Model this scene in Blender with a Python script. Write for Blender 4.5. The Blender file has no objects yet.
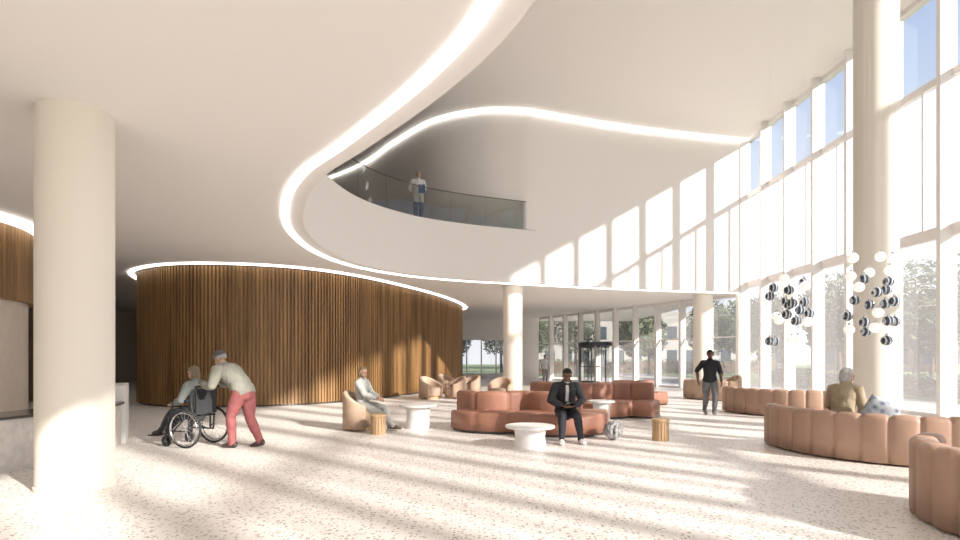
import bpy,bmesh,math,random
from mathutils import Vector,Matrix,noise
import numpy as np
random.seed(7)
SC=bpy.context.scene; COL=SC.collection
pi=math.pi; R=math.radians
SC.view_settings.view_transform='Standard'
# ---------------------------------------------------------------- materials
def mat(name,col,rough=.5,metal=0,emis=0,ecol=None,bump=0,bscale=40,var=0.0,vscale=6,alpha=None,spec=None,coat=0):
    m=bpy.data.materials.new(name); m.use_nodes=True
    nt=m.node_tree; b=nt.nodes['Principled BSDF']
    b.inputs['Base Color'].default_value=(*col,1); b.inputs['Roughness'].default_value=rough
    b.inputs['Metallic'].default_value=metal
    if spec is not None: b.inputs['Specular IOR Level'].default_value=spec
    if coat: b.inputs['Coat Weight'].default_value=coat
    if emis:
        b.inputs['Emission Color'].default_value=(*(ecol or col),1); b.inputs['Emission Strength'].default_value=emis
    tc=nt.nodes.new('ShaderNodeTexCoord')
    if var or bump:
        n=nt.nodes.new('ShaderNodeTexNoise'); n.inputs['Scale'].default_value=vscale; n.inputs['Detail'].default_value=4
        nt.links.new(tc.outputs['Object'],n.inputs['Vector'])
    if var:
        r=nt.nodes.new('ShaderNodeValToRGB')
        r.color_ramp.elements[0].position=.3; r.color_ramp.elements[1].position=.7
        r.color_ramp.elements[0].color=(*[c*(1-var) for c in col],1)
        r.color_ramp.elements[1].color=(*[min(1,c*(1+var)) for c in col],1)
        nt.links.new(n.outputs['Fac'],r.inputs['Fac']); nt.links.new(r.outputs['Color'],b.inputs['Base Color'])
    if bump:
        n2=nt.nodes.new('ShaderNodeTexNoise'); n2.inputs['Scale'].default_value=bscale
        nt.links.new(tc.outputs['Object'],n2.inputs['Vector'])
        bp=nt.nodes.new('ShaderNodeBump'); bp.inputs['Strength'].default_value=bump; bp.inputs['Distance'].default_value=.01
        nt.links.new(n2.outputs['Fac'],bp.inputs['Height']); nt.links.new(bp.outputs['Normal'],b.inputs['Normal'])
    return m
def glassmat(name,tint=(.9,.95,.95),gl=.08,white=0.0,trans=1):
    m=bpy.data.materials.new(name); m.use_nodes=True; nt=m.node_tree; nt.nodes.clear()
    o=nt.nodes.new('ShaderNodeOutputMaterial'); t=nt.nodes.new('ShaderNodeBsdfTransparent'); t.inputs[0].default_value=(*tint,1)
    g=nt.nodes.new('ShaderNodeBsdfGlossy'); g.inputs['Roughness'].default_value=.02
    mx=nt.nodes.new('ShaderNodeMixShader'); mx.inputs[0].default_value=gl
    nt.links.new(t.outputs[0],mx.inputs[1]); nt.links.new(g.outputs[0],mx.inputs[2])
    last=mx
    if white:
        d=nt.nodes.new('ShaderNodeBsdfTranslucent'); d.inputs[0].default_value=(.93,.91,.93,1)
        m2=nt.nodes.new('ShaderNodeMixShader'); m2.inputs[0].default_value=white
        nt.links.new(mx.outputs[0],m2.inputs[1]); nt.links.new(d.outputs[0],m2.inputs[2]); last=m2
    nt.links.new(last.outputs[0],o.inputs[0]); return m
def terrazzo():
    m=mat('terrazzo',(.8,.77,.74),.4); nt=m.node_tree; b=nt.nodes['Principled BSDF']; L=nt.links
    tc=nt.nodes.new('ShaderNodeTexCoord')
    base=nt.nodes.new('ShaderNodeRGB'); base.outputs[0].default_value=(.81,.77,.735,1); prev=base.outputs[0]
    for sc,th,c,gt in ((15,.28,(.44,.38,.34),.62),(27,.33,(.48,.38,.32),.58),(22,.28,(.27,.24,.23),.70),(20,.24,(.93,.91,.89),.5)):
        v=nt.nodes.new('ShaderNodeTexVoronoi'); v.inputs['Scale'].default_value=sc
        L.new(tc.outputs['Object'],v.inputs['Vector'])
        r=nt.nodes.new('ShaderNodeValToRGB'); r.color_ramp.interpolation='CONSTANT'
        r.color_ramp.elements[0].color=(1,1,1,1); r.color_ramp.elements[1].position=th; r.color_ramp.elements[1].color=(0,0,0,1)
        L.new(v.outputs['Distance'],r.inputs['Fac'])
        sp=nt.nodes.new('ShaderNodeSeparateColor'); L.new(v.outputs['Color'],sp.inputs[0])
        mt=nt.nodes.new('ShaderNodeMath'); mt.operation='GREATER_THAN'; mt.inputs[1].default_value=gt; L.new(sp.outputs[0],mt.inputs[0])
        mu=nt.nodes.new('ShaderNodeMath'); mu.operation='MULTIPLY'; L.new(mt.outputs[0],mu.inputs[0]); L.new(r.outputs['Color'],mu.inputs[1])
        mx=nt.nodes.new('ShaderNodeMixRGB'); L.new(mu.outputs[0],mx.inputs[0]); L.new(prev,mx.inputs[1]); mx.inputs[2].default_value=(*c,1)
        prev=mx.outputs[0]
    L.new(prev,b.inputs['Base Color']); return m
def woodmat(name,c0,c1,rough=.5,scale=(9,9,.6)):
    m=mat(name,c0,rough); nt=m.node_tree; b=nt.nodes['Principled BSDF']; L=nt.links
    tc=nt.nodes.new('ShaderNodeTexCoord'); mp=nt.nodes.new('ShaderNodeMapping'); mp.inputs['Scale'].default_value=scale
    n=nt.nodes.new('ShaderNodeTexNoise'); n.inputs['Scale'].default_value=1; n.inputs['Detail'].default_value=5
    r=nt.nodes.new('ShaderNodeValToRGB'); r.color_ramp.elements[0].position=.35; r.color_ramp.elements[1].position=.65
    r.color_ramp.elements[0].color=(*c0,1); r.color_ramp.elements[1].color=(*c1,1)
    L.new(tc.outputs['Object'],mp.inputs[0]); L.new(mp.outputs[0],n.inputs['Vector']); L.new(n.outputs['Fac'],r.inputs[0]); L.new(r.outputs[0],b.inputs['Base Color'])
    return m
M={}
M['ceil']=mat('plaster_white',(.85,.815,.785),.9,bump=.05)
M['wall']=mat('wall_white',(.85,.815,.785),.85,bump=.05)
M['beige']=mat('beige_panel',(.62,.54,.46),.6,var=.04)
M['brownwall']=mat('brown_wall',(.14,.10,.07),.7,var=.1)
M['upwall_shade']=mat('upper_wall_shade',(.34,.29,.25),.8,var=.06)  # shade of the deep upper corner put into the wall colour
M['dark_layer']=mat('upper_dark_layer',(.24,.20,.17),.95,bump=.3,var=.1)  # dark layer added on the slab top to cut bounced light upstairs
M['col']=mat('column_cream',(.79,.745,.665),.75,bump=.08,bscale=90)
M['terr']=terrazzo()
M['wood']=woodmat('walnut_slats',(.165,.088,.034),(.32,.18,.072),.5,(5,5,.35))
M['oak']=woodmat('oak',(.46,.29,.15),(.60,.41,.24),.5,(20,20,2))
M['light']=mat('cove_light',(1,1,1),.5,emis=3.2,ecol=(1,.97,.91))
M['frame']=mat('frame_white',(.86,.83,.81),.5,bump=.02)
M['glass']=glassmat('clear_glass',(.93,.96,.97),.07)
M['lowglass']=glassmat('lower_glass',(.93,.95,.96),.08,.17)  # white mixed in paints a washed-out haze over the outside view
M['mid']=glassmat('glass_sky_sheen',(.93,.94,.97),.06,.22)  # white mixed in stands for bright sky reflected in the middle panes
M['bal']=glassmat('balustrade_glass',(.78,.79,.78),.06)
M['tan']=mat('tan_leather',(.43,.275,.20),.5,bump=.15,bscale=60,var=.06,vscale=3)
M['rust']=mat('rust_leather',(.31,.145,.095),.5,bump=.15,bscale=60,var=.08,vscale=3)
M['sand']=mat('sand_fabric',(.45,.32,.235),.8,bump=.3,bscale=150,var=.06)
M['tabw']=mat('table_white',(.83,.81,.79),.4,bump=.02)
M['stone']=mat('desk_stone',(.66,.62,.58),.4,var=.12,vscale=10)
M['dark']=mat('dark_top',(.07,.06,.055),.2,var=.1)
M['metal']=mat('dark_metal',(.05,.05,.055),.35,.8,bump=.02)
M['chrome']=mat('chrome',(.6,.6,.62),.2,1,bump=.02)
M['tyre']=mat('tyre',(.02,.02,.02),.8,bump=.1)
M['seat']=mat('black_fabric',(.025,.025,.03),.8,bump=.2)
M['opal']=mat('opal_glass',(.95,.92,.88),.2,emis=.5,ecol=(1,.93,.85),bump=.01)
def glint_glass():
    m=mat('globe_glass_glints',(.035,.045,.06),.06,.2,bump=.01,coat=1); nt=m.node_tree
    tc=nt.nodes.new('ShaderNodeTexCoord'); w=nt.nodes.new('ShaderNodeTexWave'); w.inputs['Scale'].default_value=5; w.inputs['Distortion'].default_value=2.5; w.inputs['Detail'].default_value=1
    r=nt.nodes.new('ShaderNodeValToRGB'); r.color_ramp.elements[0].position=.62; r.color_ramp.elements[0].color=(.03,.045,.07,1); r.color_ramp.elements[1].position=.8; r.color_ramp.elements[1].color=(.55,.6,.66,1)  # dark and pale bands paint highlights and reflections into the globe colour
    nt.links.new(tc.outputs['Object'],w.inputs['Vector']); nt.links.new(w.outputs['Color'],r.inputs[0]); nt.links.new(r.outputs[0],nt.nodes['Principled BSDF'].inputs['Base Color']); return m
M['glint_glass']=glint_glass()
M['doorm']=mat('door_frame_dark',(.07,.08,.10),.4,.5,bump=.02)
M['grass']=mat('lawn',(.20,.24,.10),.95,bump=.6,bscale=8,var=.3,vscale=3)
M['pave']=mat('paving',(.42,.38,.34),.9,var=.1,vscale=2)
M['leaf']=mat('leaves',(.08,.11,.05),.7,var=.4,vscale=1.5)
M['bark']=mat('bark',(.12,.08,.05),.9,bump=.8,bscale=12,var=.2)
M['brick']=mat('brick',(.34,.20,.14),.9,var=.12,vscale=6)
M['conc']=mat('pale_cladding',(.40,.38,.36),.8,var=.06,vscale=1)
M['bwin']=mat('outside_window',(.05,.07,.09),.1,.2,bump=.01)
# ---------------------------------------------------------------- mesh builder
class MB:
    def __init__(s): s.v=[]; s.f=[]; s.m=[]; s.cm=0
    def add(s,v,f):
        o=len(s.v); s.v+= [tuple(x) for x in v]; s.f+=[tuple(i+o for i in q) for q in f]; s.m+=[s.cm]*len(f); return s
    def box(s,cx,cy,cz,sx,sy,sz):
        a,b,c=sx/2,sy/2,sz/2
        v=[(cx+i*a,cy+j*b,cz+k*c) for k in(-1,1) for j in(-1,1) for i in(-1,1)]
        return s.add(v,[(0,2,3,1),(4,5,7,6),(0,1,5,4),(2,6,7,3),(0,4,6,2),(1,3,7,5)])
    def obox(s,cx,cy,u,lu,ln,z0,z1):
        ux,uy=u; nx,ny=-uy,ux; v=[]
        for z in(z0,z1):
            for j in(-.5,.5):
                for i in(-.5,.5): v.append((cx+ux*lu*i+nx*ln*j,cy+uy*lu*i+ny*ln*j,z))
        return s.add(v,[(0,2,3,1),(4,5,7,6),(0,1,5,4),(2,6,7,3),(0,4,6,2),(1,3,7,5)])
    def lathe(s,prof,n=32,cx=0,cy=0):
        v=[];f=[]
        for r,z in prof:
            for i in range(n):
                a=2*pi*i/n; v.append((cx+r*math.cos(a),cy+r*math.sin(a),z))
        for k in range(len(prof)-1):
            for i in range(n):
                j=(i+1)%n; f.append((k*n+i,k*n+j,(k+1)*n+j,(k+1)*n+i))
        f.append(tuple(range(n-1,-1,-1))); f.append(tuple((len(prof)-1)*n+i for i in range(n)))
        return s.add(v,f)
    def extr(s,poly,z0,z1,caps=True):
        n=len(poly); v=[(x,y,z0) for x,y in poly]+[(x,y,z1) for x,y in poly]
        f=[(i,(i+1)%n,n+(i+1)%n,n+i) for i in range(n)]
        if caps: f+=[tuple(range(n-1,-1,-1)),tuple(range(n,2*n))]
        return s.add(v,f)
    def tube(s,P,R,n=10,side=None,cap=2,closed=False):
        P=[Vector(p) for p in P]
        if not hasattr(R,'__len__'): R=[R]*len(P)
        R=[(r,r) if not hasattr(r,'__len__') else r for r in R]
        rings=[]; m=len(P); prevU=None
        for i,p in enumerate(P):
            if closed: t=P[(i+1)%m]-P[i-1]
            else: t=P[min(i+1,m-1)]-P[max(i-1,0)]
            t.normalize()
            ref=Vector(side) if side is not None else (prevU if prevU is not None else (Vector((0,0,1)) if abs(t.z)<.9 else Vector((1,0,0))))
            u=ref-t*ref.dot(t)
            if u.length<1e-5: u=t.orthogonal()
            u.normalize(); prevU=u; w=t.cross(u); rings.append((p,u,w,R[i],t))
        if not closed and cap:
            p,u,w,r,t=rings[0]; q=min(r); pre=[]
            for k in range(cap):
                a=(k+.35)/cap*pi/2; pre.append((p-t*q*math.cos(a),u,w,(r[0]*math.sin(a),r[1]*math.sin(a)),t))
            p,u,w,r,t=rings[-1]; q=min(r); post=[]
            for k in range(cap-1,-1,-1):
                a=(k+.35)/cap*pi/2; post.append((p+t*q*math.cos(a),u,w,(r[0]*math.sin(a),r[1]*math.sin(a)),t))
            rings=pre+rings+post
        v=[];f=[]
        for p,u,w,r,t in rings:
            for i in range(n):
                a=2*pi*i/n; v.append(p+u*(r[0]*math.cos(a))+w*(r[1]*math.sin(a)))
        K=len(rings)
        for k in range(K if closed else K-1):
            k2=(k+1)%K
            for i in range(n):
                j=(i+1)%n; f.append((k*n+i,k*n+j,k2*n+j,k2*n+i))
        if not closed:
            f.append(tuple(range(n-1,-1,-1))); f.append(tuple((K-1)*n+i for i in range(n)))
        return s.add(v,f)
    def ell(s,c,r,X=(1,0,0),Y=(0,1,0),Z=(0,0,1),n=16,k=10,keep=None,jit=0):
        c=Vector(c);X=Vector(X);Y=Vector(Y);Z=Vector(Z);v=[];f=[];d=[]
        for a in range(k+1):
            th=pi*a/k
            for b in range(n):
                ph=2*pi*b/n; q=Vector((math.sin(th)*math.cos(ph),math.sin(th)*math.sin(ph),math.cos(th))); d.append(q)
                j=1+jit*noise.noise(q*4+c*3)
                v.append(c+X*q.x*r[0]*j+Y*q.y*r[1]*j+Z*q.z*r[2]*j)
        for a in range(k):
            for b in range(n):
                q=(a*n+b,(a+1)*n+b,(a+1)*n+(b+1)%n,a*n+(b+1)%n)
                if keep:
                    cc=sum((d[i] for i in q),Vector())/4
                    if not keep(cc): continue
                f.append(q)
        return s.add(v,f)
    def obj(s,name,mats,smooth=False,bevel=0,merge=True):
        me=bpy.data.meshes.new(name); me.from_pydata(s.v,[],s.f); 
        if not isinstance(mats,(list,tuple)): mats=[mats]
        for m in mats: me.materials.append(m)
        if len(mats)>1: me.polygons.foreach_set('material_index',s.m)
        if merge:
            bm=bmesh.new(); bm.from_mesh(me)
            bmesh.ops.remove_doubles(bm,verts=bm.verts,dist=1e-5)
            bmesh.ops.recalc_face_normals(bm,faces=bm.faces); bm.to_mesh(me); bm.free()
        if smooth: me.polygons.foreach_set('use_smooth',[True]*len(me.polygons))
        me.update()
        o=bpy.data.objects.new(name,me); COL.objects.link(o)
        if bevel:
            b=o.modifiers.new('bevel','BEVEL'); b.width=bevel; b.segments=3; b.limit_method='ANGLE'
        return o
def autosm(o,ang=35):
    me=o.data; bm=bmesh.new(); bm.from_mesh(me)
    for f in bm.faces: f.smooth=True
    for e in bm.edges:
        if len(e.link_faces)==2 and e.calc_face_angle(0)>math.radians(ang): e.smooth=False
    bm.to_mesh(me); bm.free(); return o
def thing(name,label,cat,parts,base=(0,0,0),loc=None,rot=0,group=None):
    e=bpy.data.objects.new(name,None); e.empty_display_size=.2; COL.objects.link(e)
    T=Matrix.Translation(-Vector(base))
    def tr(p):
        p.data.transform(T)
        for c in p.children: tr(c)
    for p in parts:
        tr(p); p.parent=e
    e.location=loc if loc is not None else base; e.rotation_euler[2]=rot
    e['label']=label; e['category']=cat
    if group: e['group']=group
    return e
def copy_thing(e,loc,rot,label=None):
    n=e.copy(); COL.objects.link(n); n.location=loc; n.rotation_euler[2]=rot
    if label: n['label']=label
    def rec(a,b):
        for c in list(a.children):
            d=c.copy(); COL.objects.link(d); d.parent=b; rec(c,d)
    rec(e,n); return n
def struct(o,label,cat='structure'):
    o['kind']='structure'; o['label']=label; o['category']=cat; return o
# ---------------------------------------------------------------- path helpers
def catmull(pts,step=.15,closed=False):
    P=[Vector((p[0],p[1],0)) for p in pts]; n=len(P); out=[]
    rng=range(n) if closed else range(n-1)
    for i in rng:
        if closed: a,b,c,d=P[i-1],P[i],P[(i+1)%n],P[(i+2)%n]
        else:
            b,c=P[i],P[i+1]; a=P[i-1] if i>0 else b*2-c; d=P[i+2] if i+2<n else c*2-b
        K=max(4,int((c-b).length/step*1.5))
        for k in range(K):
            t=k/K; out.append(.5*((2*b)+(c-a)*t+(2*a-5*b+4*c-d)*t*t+(3*b-a-3*c+d)*t**3))
    if not closed: out.append(P[-1])
    return resample([(p.x,p.y) for p in out],step,closed)
def resample(pts,step,closed=False):
    P=[Vector((p[0],p[1])) for p in pts]
    if closed: P.append(P[0])
    L=[0]
    for i in range(1,len(P)): L.append(L[-1]+(P[i]-P[i-1]).length)
    n=max(2,round(L[-1]/step)); out=[]; j=0
    for k in range(n if closed else n+1):
        s=L[-1]*k/n
        while j<len(L)-2 and L[j+1]<s: j+=1
        d=L[j+1]-L[j]; t=(s-L[j])/d if d>0 else 0
        q=P[j].lerp(P[j+1],t); out.append((q.x,q.y))
    return out
def normals(pts,closed=False):
    n=len(pts); N=[]
    for i in range(n):
        a=pts[i-1] if (closed or i>0) else pts[i]; b=pts[(i+1)%n] if (closed or i<n-1) else pts[i]
        t=Vector((b[0]-a[0],b[1]-a[1])); t.normalize(); N.append((-t.y,t.x))
    return N
def offset(pts,d,closed=False):
    return [(p[0]+n[0]*d,p[1]+n[1]*d) for p,n in zip(pts,normals(pts,closed))]
def arc(cx,cy,r,a0,a1,n=60):
    return [(cx+r*math.cos(math.radians(a0+(a1-a0)*i/n)),cy+r*math.sin(math.radians(a0+(a1-a0)*i/n))) for i in range(n+1)]
def bar(pts,w,z0,z1,closed=False):
    A=offset(pts,w/2,closed);B=offset(pts,-w/2,closed); n=len(pts); v=[];f=[]
    for a,b in zip(A,B): v+=[(a[0],a[1],z0),(b[0],b[1],z0),(b[0],b[1],z1),(a[0],a[1],z1)]
    for i in range(n if closed else n-1):
        j=(i+1)%n
        for k in range(4):
            l=(k+1)%4; f.append((i*4+k,i*4+l,j*4+l,j*4+k))
    if not closed: f+=[(3,2,1,0),((n-1)*4,(n-1)*4+1,(n-1)*4+2,(n-1)*4+3)]
    return v,f
def band(pts,w,z0,z1,rc=.05,pitch=0,groove=.028,step=.025,ztop=None,endr=.07):
    P=resample(pts,step); N=normals(P); n=len(P); L=step*(n-1)
    v=[];f=[]; S=None
    for i in range(n):
        s=i*step; zt=ztop(s/L) if ztop else z1
        g=0
        if pitch:
            pp=L/max(1,round(L/pitch)); d=min(s%pp,pp-s%pp); g=groove*math.exp(-(d/.022)**2)-.014*math.sin(pi*(s%pp)/pp)
        de=min(s,L-s); e=0
        if de<endr: e=endr*(1-math.sqrt(max(0,1-(1-de/endr)**2)))
        h=w/2-g-e; zz=zt-g-e*.8; r=min(rc,h*.9)
        sec=[]
        for k in range(5):
            a=pi/2*k/4; sec.append((h-r+r*math.cos(a),zz-r+r*math.sin(a)))
        for k in range(5):
            a=pi/2+pi/2*k/4; sec.append((-h+r+r*math.cos(a),zz-r+r*math.sin(a)))
        sec.append((-h,(z0+zz)*.5)); sec.append((-h,z0)); sec.append((h,z0)); sec.append((h,(z0+zz)*.5))
        S=len(sec)
        for a,z in sec: v.append((P[i][0]+N[i][0]*a,P[i][1]+N[i][1]*a,z))
    for i in range(n-1):
        for k in range(S):
            l=(k+1)%S; f.append((i*S+k,i*S+l,(i+1)*S+l,(i+1)*S+k))
    f.append(tuple(range(S-1,-1,-1))); f.append(tuple((n-1)*S+k for k in range(S)))
    return v,f
# ================================================================ ROOM
ZC=4.5; ZF=6.6; ZU=11.3; FX=12.0
o=MB().add([(-22,-12,0),(FX,-12,0),(FX,45,0),(-22,45,0)],[(0,1,2,3)]).obj('floor',M['terr']); struct(o,'pale speckled terrazzo floor','floor')
strip=[(1.3,-12),(1.25,-6),(1.15,-2),(.95,1),(.6,3.2),(.08,4.6),(-.24,5.3),(-.9,6.35),(-1.94,7.75),(-2.86,8.95),(-3.68,10.6),(-4.38,12.9),(-4.55,15.6),(-4.0,18.0),(-2.6,20.0),(-.9,21.2),(.79,21.95),(5.06,23.6),(8.5,24.6),(12.4,25.5)]
stripP=catmull(strip,.15)
lip=offset(stripP,-.36)
lipc=[p for p in lip if p[0]<FX+.05]
poly=lipc+[(FX+.05,45),(-22,45),(-22,-12)]
o=MB().extr(poly,ZC,ZF-.02).obj('ceiling',M['ceil'])
bm=bmesh.new(); bm.from_mesh(o.data); bmesh.ops.triangulate(bm,faces=[f for f in bm.faces if len(f.verts)>4]); bm.to_mesh(o.data); bm.free(); autosm(o,20)
struct(o,'white lower ceiling and slab edge sweeping around the void','ceiling')
pu=offset(lip,.08); pu=[p for p in pu if p[0]<FX+.05]+[(FX+.05,45),(-22,45),(-22,-12)]
o=MB().extr(pu,ZF-.02,ZF).obj('floor',M['dark_layer'])
bm=bmesh.new(); bm.from_mesh(o.data); bmesh.ops.triangulate(bm,faces=[f for f in bm.faces if len(f.verts)>4]); bm.to_mesh(o.data); bm.free()
struct(o,'dark layer added on the upper level to cut bounce light','floor')
o=MB().add([(-22,-12,ZU),(FX+.3,-12,ZU),(FX+.3,45,ZU),(-22,45,ZU)],[(0,1,2,3)]).obj('ceiling',M['ceil']); struct(o,'high white ceiling over the atrium','ceiling')
sp=[p for p in stripP if p[0]<11.9]
tn=[0]
def trim(v,f,label,m):
    tn[0]+=1; o=MB().add(v,f).obj('trim_%d'%tn[0],m); autosm(o,30); return struct(o,label,'light strip')
v,f=bar(sp,.14,ZC-.035,ZC+.02); trim(v,f,'glowing curved cove light strip under the slab edge',M['light'])
uw=[p for p in lip if p[0]>=2.1 and p[1]>20 and p[0]<12.05]
x0,y0=uw[0]; x1,y1=uw[3]; sl=(y1-y0)/(x1-x0)
left=catmull([(-16,35),(-9.5,31.2),(-6,28.2),(-3.8,25.2),(-1.9,22.95),(.0,22.0),(x0-.6,y0-.6*sl+.08),(x0,y0),(x1,y1)],.2)
left=[p for p in left if p[0]<x0-.02]
wallU=left+uw
wi=offset(wallU,.1)
v,f=bar(wi[:len(left)+1],.2,ZF,ZU); o=MB().add(v,f).obj('wall_balcony',M['wall']); autosm(o,30); struct(o,'curved white wall behind the balcony','wall')
v,f=bar(wi[len(left):],.2,ZF-.02,ZU); o=MB().add(v,f).obj('wall_back',M['wall']); autosm(o,30); struct(o,'curved white upper wall with sun patches','wall')
v,f=bar(offset([p for p in wallU if p[0]<11.9],-.07),.10,ZU-.10,ZU+.01); trim(v,f,'glowing cove light strip along the high ceiling',M['light'])
# wooden drum
dr=catmull([(-12.1,19.9),(-10.7,18.2),(-8.8,17.5),(-6.4,18.05),(-4.7,19.8),(-3.3,22.8),(-2.0,26.6),(-1.15,31.0),(-1.4,34.0),(-4,36),(-9,35),(-12.5,29),(-13.0,23.5)],.2,True)
drr=resample(dr,.029,True); NN=normals(drr,True); out=[]
area=sum(drr[i-1][0]*drr[i][1]-drr[i][0]*drr[i-1][1] for i in range(len(drr))); sg=-1 if area>0 else 1
n4=len(drr)//4*4
for i in range(n4):
    k=i%4
    p=drr[i];nn=NN[i]; q=(p[0]+nn[0]*sg*.05,p[1]+nn[1]*sg*.05)
    if k==0 : out+= [(p[0],p[1]),q]
    elif k==1: out+=[q]
    elif k==2: out+=[q,(p[0],p[1])]
body=MB().extr(out,0.06,ZC-.06).obj('slatted_cladding',M['wood'])
ba=MB().extr(offset(dr,-.02*sg,True),0,.06).obj('plinth',M['dark'])
thing('drum_enclosure','large round walnut enclosure clad in vertical timber slats','enclosure',[body,ba],base=(-8,26,0))
v,f=bar(offset(dr,.22*sg,True),.15,ZC-.05,ZC+.01,True); trim(v,f,'cove light ring in the ceiling around the timber drum',M['light'])
# reception bulkhead
bc=(-13,11.5)
blk=[]
for i in range(640):
    a=2*pi*i/640; r=3.0+(.045 if i%4<2 else 0); blk.append((bc[0]+r*math.cos(a),bc[1]+r*math.sin(a)))
b1=MB().extr(blk,2.8,ZC-.1).obj('slatted_cladding',M['wood'])
b2=MB().lathe([(2.9,0),(2.9,2.82)],64,*bc).obj('core_wall',M['beige']); autosm(b2)
thing('reception_bulkhead','round slatted walnut bulkhead above a beige core','bulkhead',[b1,b2],base=(*bc,0))
v,f=bar(arc(bc[0],bc[1],3.17,0,357,120),.26,ZC-.12,ZC+.01,True); trim(v,f,'cove light ring above the reception bulkhead',M['light'])
v,f=bar([(-22,24),(-13.4,19.6)],.12,ZC-.05,ZC+.01); trim(v,f,'straight ceiling light line beside the drum',M['light'])
# reception desk
dk=catmull([(-7.4,5.9),(-6.55,7.0),(-6.2,8.4),(-6.35,9.9),(-7.1,11.3)],.1)
h1=MB().add(*bar(offset(dk,.1),.1,0,.72)).obj('front_panel',M['stone']); autosm(h1)
h2=MB().add(*bar(offset(dk,.4),.8,.72,.76)).obj('worktop',M['dark']); autosm(h2)
h3=MB().add(*bar(offset(dk[-14:],.16),.34,0,1.05)).obj('raised_counter',M['tabw']); autosm(h3)
h4=MB().add(*bar(offset(dk,.7),.06,0,.72)).obj('back_panel',M['beige'])
thing('reception_desk','curved pale stone reception desk with dark worktop','desk',[h1,h2,h3,h4],base=(-6.8,8.5,0))
def column(x,y,z1,r=.4,label='round cream column'):
    c=MB().lathe([(r,0),(r,z1)],64,0,0).obj('shaft',M['col']); autosm(c)
    b=MB().lathe([(r+.012,0),(r+.012,.05),(r,.055)],64,0,0).obj('base_ring',M['col']); autosm(b)
    return thing('column',label,'column',[c,b],loc=(x,y,0))
column(-4.88,6.76,ZC,.4,'round cream column carrying the lower ceiling beside the desk')
column(1.35,22.95,ZC,.4,'slim round white column under the slab edge')
column(10.35,26.0,ZC,.42,'round white column beside the window corner')
column(8.2,11.6,ZU,.4,'tall round cream column rising to the high ceiling')
# windows
wn=[0]
def bay(p0,p1,z0,z1,inn,trans,fin=.4,mid=None,label='',split=None,th=.13):
    wn[0]+=1
    u=Vector((p1[0]-p0[0],p1[1]-p0[1])); Ln=u.length; u.normalize(); u=(u.x,u.y); mb=MB()
    mb.obox(p0[0]+inn[0]*fin/2,p0[1]+inn[1]*fin/2,u,th,fin,z0,z1)
    cx,cy=(p0[0]+p1[0])/2,(p0[1]+p1[1])/2
    for a,b in trans: mb.obox(cx+inn[0]*.06,cy+inn[1]*.06,u,Ln-.1,.14,a,b)
    if mid: mb.obox(cx+inn[0]*.05,cy+inn[1]*.05,u,.06,.12,mid[0],mid[1])
    o=mb.obj('window_%d'%wn[0],M['frame']); struct(o,label,'window')
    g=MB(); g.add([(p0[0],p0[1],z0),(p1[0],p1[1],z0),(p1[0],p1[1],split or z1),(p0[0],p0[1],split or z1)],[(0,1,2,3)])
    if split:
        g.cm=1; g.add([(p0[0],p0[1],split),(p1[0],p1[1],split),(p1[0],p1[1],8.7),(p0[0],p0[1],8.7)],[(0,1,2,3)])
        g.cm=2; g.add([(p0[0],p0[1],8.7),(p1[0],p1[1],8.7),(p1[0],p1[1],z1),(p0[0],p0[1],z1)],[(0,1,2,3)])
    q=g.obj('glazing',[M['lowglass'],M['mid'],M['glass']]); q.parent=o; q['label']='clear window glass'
y=14.15-1.8*14
while y<25.3:
    y2=min(y+1.8,25.6)
    bay((FX,y),(FX,y2),0,ZU,(-1,0),[(0,.1),(4.65,4.95),(8.65,8.85),(ZU-.15,ZU)],.42,(4.95,8.7),'tall white-finned facade window bay',4.8); y+=1.8
A=Vector((FX,25.6));B=Vector((4.4,41)); nb=10; d=(B-A).normalized(); inn=(-d.y,d.x)
if inn[0]>0: inn=(-inn[0],-inn[1])
for i in range(nb):
    a=A.lerp(B,i/nb); b=A.lerp(B,(i+1)/nb)
    bay((a.x,a.y),(b.x,b.y),0,ZC,inn,[(0,.1),(ZC-.15,ZC),(2.5,2.56)],.34,None,'white-framed ground floor window bay',None,.16)
for i in range(5):
    bay((-3.2+i*1.1,42),(-2.1+i*1.1,42),0,ZC,(0,-1),[(0,.4),(2.9,ZC)],.1,None,'framed rear window',None,.1)
mb=MB().box(3.35,42,ZC/2,2.1,.2,ZC); o=mb.obj('wall_rear',M['wall']); struct(o,'white rear wall','wall')
o=MB().box(-12.6,42,ZC/2,18.8,.2,ZC).obj('wall_rear',M['brownwall']); struct(o,'dark brown rear wall','wall')
o=MB().box(-22.1,16,ZU/2,.2,58,ZU).obj('wall_left',M['beige']); struct(o,'beige side wall','wall')
o=MB().box(-16,41.9,(ZF+ZU)/2,12,.2,ZU-ZF).obj('wall_upper',M['upwall_shade']); struct(o,'upper floor wall with shade in its dark colour','wall')
o=MB().box(-9.0,17,(ZF+ZU)/2,.2,40,ZU-ZF).obj('wall_upper',M['upwall_shade']); struct(o,'upper floor corridor wall with shade in its dark colour','wall')
o=MB().box(-17.6,20,ZC/2,8.4,.2,ZC).obj('wall_partition',M['brownwall']); struct(o,'dark timber partition','wall')
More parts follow.
